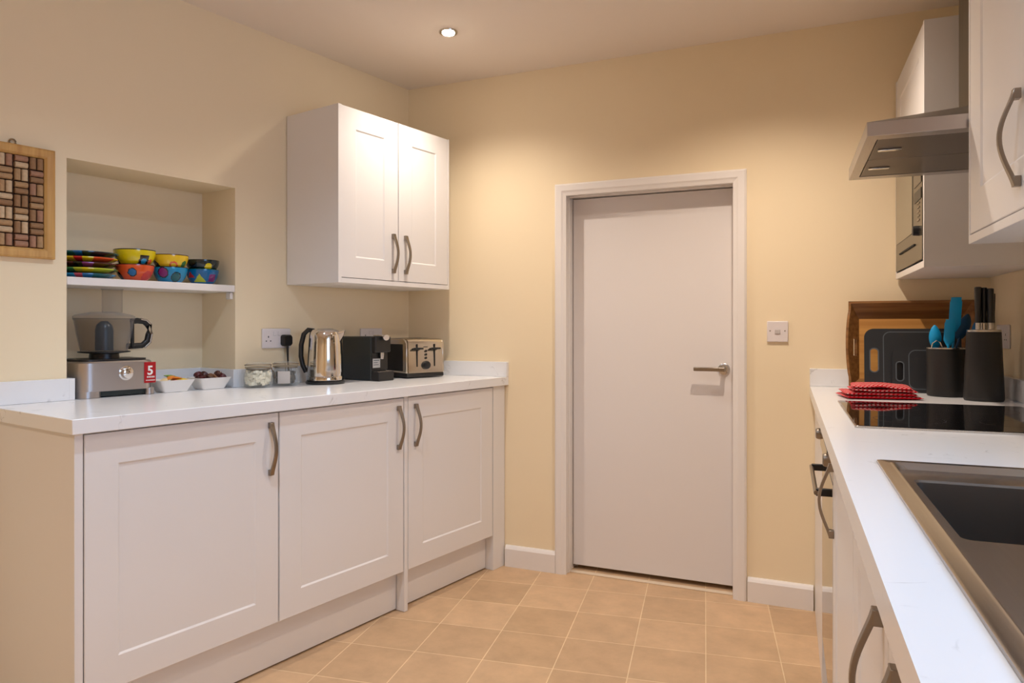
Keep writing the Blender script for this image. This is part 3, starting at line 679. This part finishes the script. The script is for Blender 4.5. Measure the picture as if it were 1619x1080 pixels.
for y in (.125, .495): MB().box(-.036, .001, y-.008, y+.008, .742, .762).build('handle_bracket', BLACK, d, bevel=.002)

# hob
hb = thing('induction_hob', 'black glass hob let into the right worktop', 'hob', 'R', (.158, 1.965, ZW))
m = MB(); m.loft([rrect(0, .51, 0, .645, .004, 3, z) for z in (.0004, .0045)]+[rrect(.0015, .5085, .0015, .6435, .004, 3, .0058)]); m.build('glass', BGLASS, hb, sm=20)
m = MB(); m.box(-.003, .513, -.004, 0, .0003, .0048); m.box(-.003, 0, 0, .645, .0003, .0048); m.build('edge_trim', STEEL, hb)
RNG = mat('zone_print', (.05, .05, .055, 1), .2)
for cx, cy, r in ((.14, .17, .085), (.37, .17, .07), (.14, .47, .07), (.37, .47, .09)):
    m = MB(); m.loft([[(cx+q*cos(2*pi*j/48), cy+q*sin(2*pi*j/48), .0060) for j in range(48)] for q in (r, r-.0015)], cap0=False, cap1=False); m.build('zone_ring', RNG, hb)

# sink
sk = thing('kitchen_sink', 'brushed steel inset sink with drainer in the right worktop', 'sink', 'R', (SU0, SV0, ZW))
w_, l_ = SU1-SU0, SV1-SV0; bx0, bx1, by0, by1 = .043, .40, .540, .905
m = MB()
L_ = lambda d, z, r: rrect(d, w_-d, d, l_-d, r, 6, z)
loops = [L_(.0, .0005, .004), L_(.001, .0035, .005), L_(.004, .0045, .006), L_(.019, .0035, .010), L_(.021, .005, .012), L_(.024, .005, .014), L_(.032, -.006, .018)]
m.loft(loops, cap0=False, cap1=False)
m.loft([L_(.032, -.006, .018), rrect(bx0, bx1, by0, by1, .014, 6, -.0065)], cap0=False, cap1=False)
m.build('rim', SINKST, sk, sm=35)
m = MB(); m.loft([rrect(bx0, bx1, by0, by1, .014, 6, -.0065), rrect(bx0+.003, bx1-.003, by0+.003, by1-.003, .014, 6, -.010), rrect(bx0+.006, bx1-.006, by0+.006, by1-.006, .016, 6, -.19), rrect(bx0+.02, bx1-.02, by0+.02, by1-.02, .016, 6, -.20)], cap0=False)
m.build('basin', steel('shaded_basin_steel', (.20, .18, .165, 1), .38, axis=1), sk, sm=30)  # sink steel darkened, shade of the deep basin put into its colour
m = MB()
for k in range(6):
    x = .10+k*.05; m.tube([(x, .08, -.0075), (x, .10, -.0058), (x, .46, -.0058), (x, .48, -.0075)], .003, 8)
m.build('drainer_ridges', SINKST, sk, sm=60)
MB().lathe([(.038, -.1998), (.036, -.197), (.01, -.1975)], 28, (bx0+bx1)/2, (by0+by1)/2).build('waste', CHROME, sk, sm=40)

# microwave cabinet (far right) and near wall cabinet
UC = .408; DC = UR-UC
v0 = 2.617; wd = (YB-.003-.04188*UC)/.99912-v0-.012
t = thing('microwave_cabinet', 'tall white wall cabinet holding the microwave, in the far right corner', 'cabinet', 'R', (UR, v0, 1.392))
H = .795; m = MB()
m.box(-DC, -.003, 0, .018, 0, H); m.box(-DC, -.003, wd-.018, wd, 0, H); m.box(-DC, -.003, .018, wd-.018, 0, .022); m.box(-DC+.022, -.003, .018, wd-.018, .43, H); m.box(-.02, -.003, .018, wd-.018, .022, .43)
m.build('body', WHITE, t, bevel=.0008)
shaker('door', WHITE, t, -DC+.021, -1, .020, wd-.020, .432, H-.002, fw=.085)
mw = thing('microwave', 'built-in microwave with steel front in the far right wall cabinet', 'microwave', 'R', (UC, v0+.020, 1.392+.024))
mwd = wd-.04
MB().box(.02, .28, .01, mwd-.01, .003, .36).build('body', BLACKM, mw)
m = MB(); m.box(-.002, .0195, .001, mwd-.001, .004, .402); m.build('front', mat('microwave_bronze_glass', (.10, .085, .065, 1), .25, .6), mw, bevel=.002)
MB().box(-.004, -.0015, .19, mwd-.03, .11, .385).build('window', mat('microwave_window', (.22, .20, .15, 1), .12, .5), mw, bevel=.001)
MB().box(-.004, -.0015, .012, .15, .258, .300).build('display', BGLASS, mw)
MB().box(-.004, -.0015, .012, .15, .205, .240).build('keypad', BLACK, mw)
for k in range(5): MB().box(-.004, -.0015, .05, .09, .193-k*.014, .198-k*.014).build('button', HANDLE, mw)
m = MB(); m.loft([[(x, .075+r*cos(2*pi*j/24), .105+r*sin(2*pi*j/24)) for j in range(24)] for r, x in ((.017, -.0015), (.016, -.018), (.013, -.02))]); m.build('dial', BLACK, mw, sm=35)
m = MB(); m.box(-.006, -.0015, .14, mwd-.12, .062, .068); m.build('vent_line', DARK, mw)

wall_cab('wall_cabinet', 'white shaker wall cabinet at the right edge, nearest the camera', 'R', (UR, 1.43, 1.400), -1, DC, .58, 0, .79, ((.012, .568, .172, .065, .250),), fw=.095)

# cooker hood
hd = thing('cooker_hood', 'brushed steel chimney cooker hood above the hob', 'cooker hood', 'R', (UR, 2.02, 1.684))
a0 = .188-UR; L = .585
m = MB(); rim = [(a0, 0), (a0, L), (-.002, L), (-.002, 0)]
cyc = [(-.265, .165), (-.265, .425), (-.002, .425), (-.002, .165)]
m.loft([[(x, y, .036) for x, y in rim], [(x, y, .100) for x, y in cyc]], cap0=True, cap1=True); m.build('canopy', HOODST, hd)
m = MB(); ins = .045
i4 = [(a0+ins*.6, ins), (a0+ins*.6, L-ins), (-.03, L-ins), (-.03, ins)]
m.loft([[(x, y, .0355) for x, y in rim], [(x, y, 0) for x, y in rim], [(x, y, 0) for x, y in i4], [(x, y, .006) for x, y in i4]], cap0=False, cap1=True)
m.build('rim_band', steel('hood_rim_steel', (.5, .47, .46, 1), .3, axis=1), hd, bevel=.001)
# two filters split across the depth
xs = [a0+ins*.6+.003, (a0+ins*.6-.03)/2, -.033]
GR = steel('filter_steel', (.19, .165, .145, 1), .40)
yl = [ins+.003, L/2, L-ins-.003]
for k in range(2):
    f = MB().box(xs[0], xs[2], yl[k]+.002, yl[k+1]-.002, .001, .0058).build('grease_filter', GR, hd, bevel=.0015)
    yc = (yl[k]+yl[k+1])/2
    m = MB(); m.box(xs[0]+.012, xs[0]+.07, yc-.008, yc+.008, -.003, .001); m.build('filter_latch', CHROME, f, bevel=.002)
MB().box(-.264, -.003, .166, .424, .0995, ZC-1.684-.001).build('chimney', steel('chimney_steel', (.13, .11, .085, 1), .45, axis=2), hd, bevel=.001)

# ------------------------------------------------------------------ things on the far right worktop
# tray leaning on the back wall
def lean(name, label, cat, x, y, tilt, z=ZW+.0015, rz=0, group=None):
    t = bpy.data.objects.new(name, None); C.objects.link(t); t.location = (x, y, z); t.rotation_euler = (tilt, 0, rz)
    return tag(t, label, cat, group)
tr = lean('wooden_tray', 'wooden butler tray standing on its side against the back wall', 'tray', .096, 3.190, radians(-6.5), z=ZW+.007)
# local: x right, y depth (towards wall), z up ; the flared rim opens towards the room
TWd, THt, TDp, FX, FZ = .44, .35, .050, .036, .068
MB().box(FX, TWd-FX, TDp-.007, TDp, FZ*.5, THt-FZ).build('base_board', TRAYB, tr)
def end(x_of):
    m = MB(); N = 32; T = .009
    def dep(q): return .30*max(0, sin(pi*(q-.12)/.76))**.6 if .12 < q < .88 else 0
    def P(q, s_, th):                    # q along the height, s_ from outer lip (0) to the base board (1)
        zz = THt*q; z0 = FZ*.5; z1 = THt-FZ
        z = zz*(1-max(0, s_))+(z0+(z1-z0)*q)*max(0, s_)
        return (x_of(FX*s_+th), TDp*s_*.98, z)
    def seg(q0, q1, a0, a1, b0, b1):
        vs = [P(q0, a0, 0), P(q0, b0, 0), P(q1, b1, 0), P(q1, a1, 0), P(q0, a0, T), P(q0, b0, T), P(q1, b1, T), P(q1, a1, T)]
        m.add(vs, [(0, 1, 2, 3), (7, 6, 5, 4), (0, 4, 5, 1), (1, 5, 6, 2), (2, 6, 7, 3), (3, 7, 4, 0)])
    for i in range(N):
        q0, q1 = i/N, (i+1)/N
        if .36 < (q0+q1)/2 < .64: seg(q0, q1, -dep(q0), -dep(q1), .28, .28); seg(q0, q1, .62, .62, 1, 1)
        else: seg(q0, q1, -dep(q0), -dep(q1), 1, 1)
    return m.build('handle_end', TRAYW, tr)
end(lambda x: x); end(lambda x: TWd-x)
def rail(z_of, F_):
    m = MB(); T = .008
    vs = [(0, 0, z_of(0)), (TWd, 0, z_of(0)), (TWd-FX, TDp*.98, z_of(F_)), (FX, TDp*.98, z_of(F_)), (.002, 0, z_of(T)), (TWd-.002, 0, z_of(T)), (TWd-FX, TDp*.98, z_of(F_+T)), (FX, TDp*.98, z_of(F_+T))]
    m.add(vs, [(0, 1, 2, 3), (7, 6, 5, 4), (0, 4, 5, 1), (1, 5, 6, 2), (2, 6, 7, 3), (3, 7, 4, 0)])
    m.build('side_rail', TRAYW, tr)
rail(lambda z: THt-z, FZ); rail(lambda z: z, FZ*.5)
# chopping boards
def board(label, x, y, w_, h_, tilt, slot, sz):
    t = lean('chopping_board', label, 'chopping board', x, y, tilt, group='dark chopping boards leaning on the tray')
    out = rrect(0, w_, 0, h_, .035, 8); n = len(out)
    sx0, sx1, sz0, sz1 = slot; inn = rrect(sx0, sx1, sz0, sz1, (sx1-sx0)/2*.9, 8)
    m = MB(); th = sz
    m.loft([[(a, 0, b) for a, b in out], [(a, th, b) for a, b in out], [(a, th, b) for a, b in inn], [(a, 0, b) for a, b in inn], [(a, 0, b) for a, b in out]], cap0=False, cap1=False)
    m.build('slab', CHAR, t, bevel=.0012)
    def scale(pts, d): 
        cx_, cy_ = w_/2, h_/2; return [(cx_+(a-cx_)*(1-2*d/w_), cy_+(b-cy_)*(1-2*d/h_)) for a, b in pts]
    q = [(a, b) for a, b in rrect(sx1+.018, w_-.012, .012, h_-.012, .025, 8)]
    q2 = [(a, b) for a, b in rrect(sx1+.021, w_-.015, .015, h_-.015, .023, 8)]
    m = MB(); m.loft([[(a, -.0008, b) for a, b in q], [(a, -.0008, b) for a, b in q2], [(a, .001, b) for a, b in q2], [(a, .001, b) for a, b in q], [(a, -.0008, b) for a, b in q]], cap0=False, cap1=False); m.build('juice_groove', CHAR2, t)
    i2 = rrect(sx0-.004, sx1+.004, sz0-.004, sz1+.004, (sx1-sx0)/2+.003, 8)
    m = MB(); m.loft([[(a, -.0010, b) for a, b in i2], [(a, -.0010, b) for a, b in inn], [(a, .0045, b) for a, b in inn], [(a, .0045, b) for a, b in i2]], cap0=False, cap1=False); m.build('grip_ring', CHAR2, t)
    return t
board('large charcoal chopping board leaning directly on the wooden tray', .150, 3.118, .33, .245, radians(-9), (.022, .048, .075, .165), .009)
board('smaller black chopping board in front of the large charcoal one', .246, 3.088, .235, .175, radians(-9), (.014, .036, .045, .115), .008)

# utensil pot
ut = thing('utensil_pot', 'black cylindrical utensil pot with a thin steel rim', 'utensil pot', 'B', (.411, 3.000, ZW+.001))
m = MB(); m.lathe([(.060, 0), (.063, .003), (.0645, .17), (.0615, .17), (.060, .008)], 48); m.build('pot', BLACKM, ut, sm=40)
m = MB(); m.lathe([(.0615, .1702), (.066, .1702), (.066, .1745), (.0615, .1745)], 48, cap0=False, cap1=False); m.loft([[(r*cos(2*pi*j/48), r*sin(2*pi*j/48), h) for j in range(48)] for r, h in ((.0615, .1745), (.0615, .1702))], cap0=False, cap1=False); m.build('rim', STEEL, ut, sm=40)
def utensil(name, label, cat, bx, by, tx, ty, top, head, hw, hl, mt, th=.004, group='utensils standing in the black pot', flare=1.0):
    """stick from the pot floor to the head; head is an upright rounded blade"""
    t = thing(name, label, cat, 'B', (.411+bx, 3.0+by, ZW+.012), 0, group)
    dx, dy = tx-bx, ty-by
    hb_ = top-hl
    def at(z): s = z/top; return Vector((dx*s, dy*s, z))
    MB().tube([at(0), at(hb_*.5), at(hb_+.005)], .0042, 10).build('shaft', mt, t, sm=60)
    m = MB(); N = 14; loops = []
    for i in range(N+1):
        s = i/N; z = hb_+hl*s; c = at(z)
        if head == 'spatula': wdt = hw*(min(1, .35+s*3) if s < .3 else 1)*(1 if s < .92 else .85)
        elif head == 'spoon': wdt = hw*max(.12, sin(pi*min(1, .08+.92*s))**.6)
        else: wdt = hw*max(.2, sin(pi*(.1+.85*s))**.8)
        yo = -.008*sin(pi*s) if head == 'spoon' else 0
        loops.append([c+Vector((-wdt, yo*.2, 0)), c+Vector((-wdt*.5, yo-th/2, 0)), c+Vector((wdt*.5, yo-th/2, 0)), c+Vector((wdt, yo*.2, 0)), c+Vector((wdt*.5, yo+th/2, 0)), c+Vector((-wdt*.5, yo+th/2, 0))])
    m.loft(loops); m.build('head', mt, t, sm=60)
    return t
utensil('spatula', 'tall turquoise silicone spatula, tallest in the black pot', 'spatula', .01, .0, .030, -.005, .345, 'spatula', .019, .125, BLUE)
utensil('serving_spoon', 'turquoise spoon leaning left in the black pot', 'spoon', -.028, .022, -.036, .010, .245, 'spoon', .020, .085, BLUE)
utensil('slotted_turner', 'turquoise turner standing between the spatula and the leaning spoon', 'turner', -.008, -.02, .008, -.028, .265, 'spatula', .017, .095, BLUE)
utensil('ladle', 'dark teal ladle leaning right towards the knife block', 'ladle', -.012, .036, .070, .030, .285, 'spoon', .022, .09, TEAL)
utensil('serving_fork', 'blue serving fork leaning furthest right behind the knives', 'fork', .03, -.02, .100, .0, .275, 'fork', .012, .08, mat('blue_silicone', srgb(20, 110, 175), .45))
wk = thing('wire_whisk', 'steel loop of a whisk handle at the left of the black pot', 'whisk', 'B', (.411-.03, 3.0-.015, ZW+.012), 0, 'utensils standing in the black pot')
m = MB(); m.tube([(-.018, 0, .05), (-.020, 0, .155), (-.016, 0, .178), (-.004, 0, .188), (.008, 0, .182), (.014, 0, .165), (.014, 0, .05)], .0025, 8); m.build('loop', CHROME, wk, sm=60)

# knife block
kb = thing('knife_block', 'tapered black knife block with steel top plate beside the hob', 'knife block', 'B', (.501, 2.862, ZW+.001))
def ell(a, b, z, n=40): return [(a*cos(2*pi*j/n), b*sin(2*pi*j/n), z) for j in range(n)]
m = MB(); m.loft([ell(.057, .050, 0), ell(.060, .053, .006), ell(.0595, .052, .02), ell(.0505, .046, .232)]); m.build('body', BLACKM, kb, sm=45)
m = MB(); m.loft([ell(.0505, .046, .2325), ell(.0505, .046, .238), ell(.048, .044, .240)]); m.build('top_plate', STEEL, kb, sm=40)
for k, (dx, dy, hh, lab) in enumerate(((-.020, -.018, .134, 'black-handled knife at the left front of the knife block'), (-.002, -.006, .132, 'black-handled knife in the middle of the knife block'),
        (.014, -.022, .128, 'black-handled knife at the right front of the knife block'), (.024, .008, .112, 'shorter black-handled knife at the right back of the knife block'), (-.014, .018, .130, 'black-handled knife at the back left of the knife block'))):
    kn = thing('kitchen_knife', lab, 'knife', 'B', (.501+dx, 2.862+dy, ZW+.2415), .2, 'knives in the black knife block')
    MB().loft([ell(.0075, .010, 0, 16), ell(.0075, .010, .022, 16)]).build('bolster', STEEL, kn, sm=40)
    m = MB(); m.loft([ell(.009, .012, .0225, 16), ell(.0085, .0115, .05, 16), ell(.0105, .013, hh-.01, 16), ell(.0105, .013, hh+.008, 16), ell(.008, .010, hh+.010, 16)]); m.build('handle', BLACK, kn, sm=45)

# folded tea towel
def towel():
    W2, D2, layers = .245, .175, 4
    me_v, me_f, uvs = [], [], []
    N, M = 36, 18
    for k in range(layers):
        sx = 1-.07*k; z0 = .0115*k+.001; ox = .012*k-.01*(k % 2)
        grid = []
        for side in (0, 1):
            for i in range(N+1):
                for j in range(M+1):
                    s, t = i/N, j/M; e = min(s, 1-s, t, 1-t)
                    bulge = min(1, (e*9))**.5
                    x = (s-.5)*W2*sx+ox-.012*k*(1-t); y = (t-.5)*D2*(1-.02*k)
                    wv = .0022*sin(9*s+k*2.1)*cos(6*t+k)+.004*k*.3*sin(3*s+1)
                    zm = z0+.0056+wv*(k > 0)
                    z = zm+(1 if side else -1)*.0054*bulge
                    me_v.append((x, y, max(.0005, z))); uvs.append((x*72+k*.5, y*72+z*72))
        o = k*2*(N+1)*(M+1)
        for side in (0, 1):
            q = o+side*(N+1)*(M+1)
            for i in range(N):
                for j in range(M):
                    a = q+i*(M+1)+j; f = (a, a+(M+1), a+(M+1)+1, a+1); me_f.append(f if side else f[::-1])
        # rim
        q0, q1 = o, o+(N+1)*(M+1)
        rim = [i*(M+1) for i in range(N+1)]+[N*(M+1)+j for j in range(1, M+1)]+[i*(M+1)+M for i in range(N-1, -1, -1)]+[j for j in range(M-1, 0, -1)]
        for a in range(len(rim)):
            b = (a+1) % len(rim); me_f.append((q0+rim[a], q0+rim[b], q1+rim[b], q1+rim[a]))
    me = bpy.data.meshes.new('tea_towel'); me.from_pydata(me_v, [], me_f); me.materials.append(CHECK)
    ul = me.uv_layers.new(name='UVMap')
    for lp in me.loops: ul.data[lp.index].uv = uvs[lp.vertex_index]
    me.polygons.foreach_set('use_smooth', [True]*len(me.polygons))
    return me
tw = bpy.data.objects.new('tea_towel', towel()); C.objects.link(tw); tw.location = (.178, 2.835, ZW+.0005); tw.rotation_euler = (0, 0, radians(12))
tag(tw, 'folded red and white checked tea towel lying behind the hob', 'tea towel')

# ------------------------------------------------------------------ daylight and camera
wd_ = bpy.data.worlds.new('daylight'); bpy.context.scene.world = wd_; wd_.use_nodes = True
bg = wd_.node_tree.nodes['Background']; bg.inputs['Color'].default_value = (.42, .63, 1, 1); bg.inputs['Strength'].default_value = 5.5
pl_ = bpy.data.lights.new('window_portal', 'AREA'); pl_.shape = 'RECTANGLE'; pl_.size = WV1-WV0; pl_.size_y = WZ1-WZ0; pl_.energy = 1; pl_.cycles.is_portal = True
po = bpy.data.objects.new('window_portal', pl_); C.objects.link(po); po.location = W('R', UR+.26, (WV0+WV1)/2, (WZ0+WZ1)/2); po.rotation_euler = (pi/2, 0, pi/2+AR)

cam = bpy.data.cameras.new('camera'); co = bpy.data.objects.new('camera', cam); C.objects.link(co)
co.location = (0, 0, 1.2); co.rotation_euler = (pi/2, 0, radians(23.5))
cam.sensor_width = 36; cam.lens = 36*1130/1619; cam.shift_y = -23/1619; cam.clip_start = .02
bpy.context.scene.camera = co
vs = bpy.context.scene.view_settings
vs.view_transform = 'Standard'; vs.look = 'None'; vs.gamma = 1; vs.use_curve_mapping = False; vs.exposure = .27
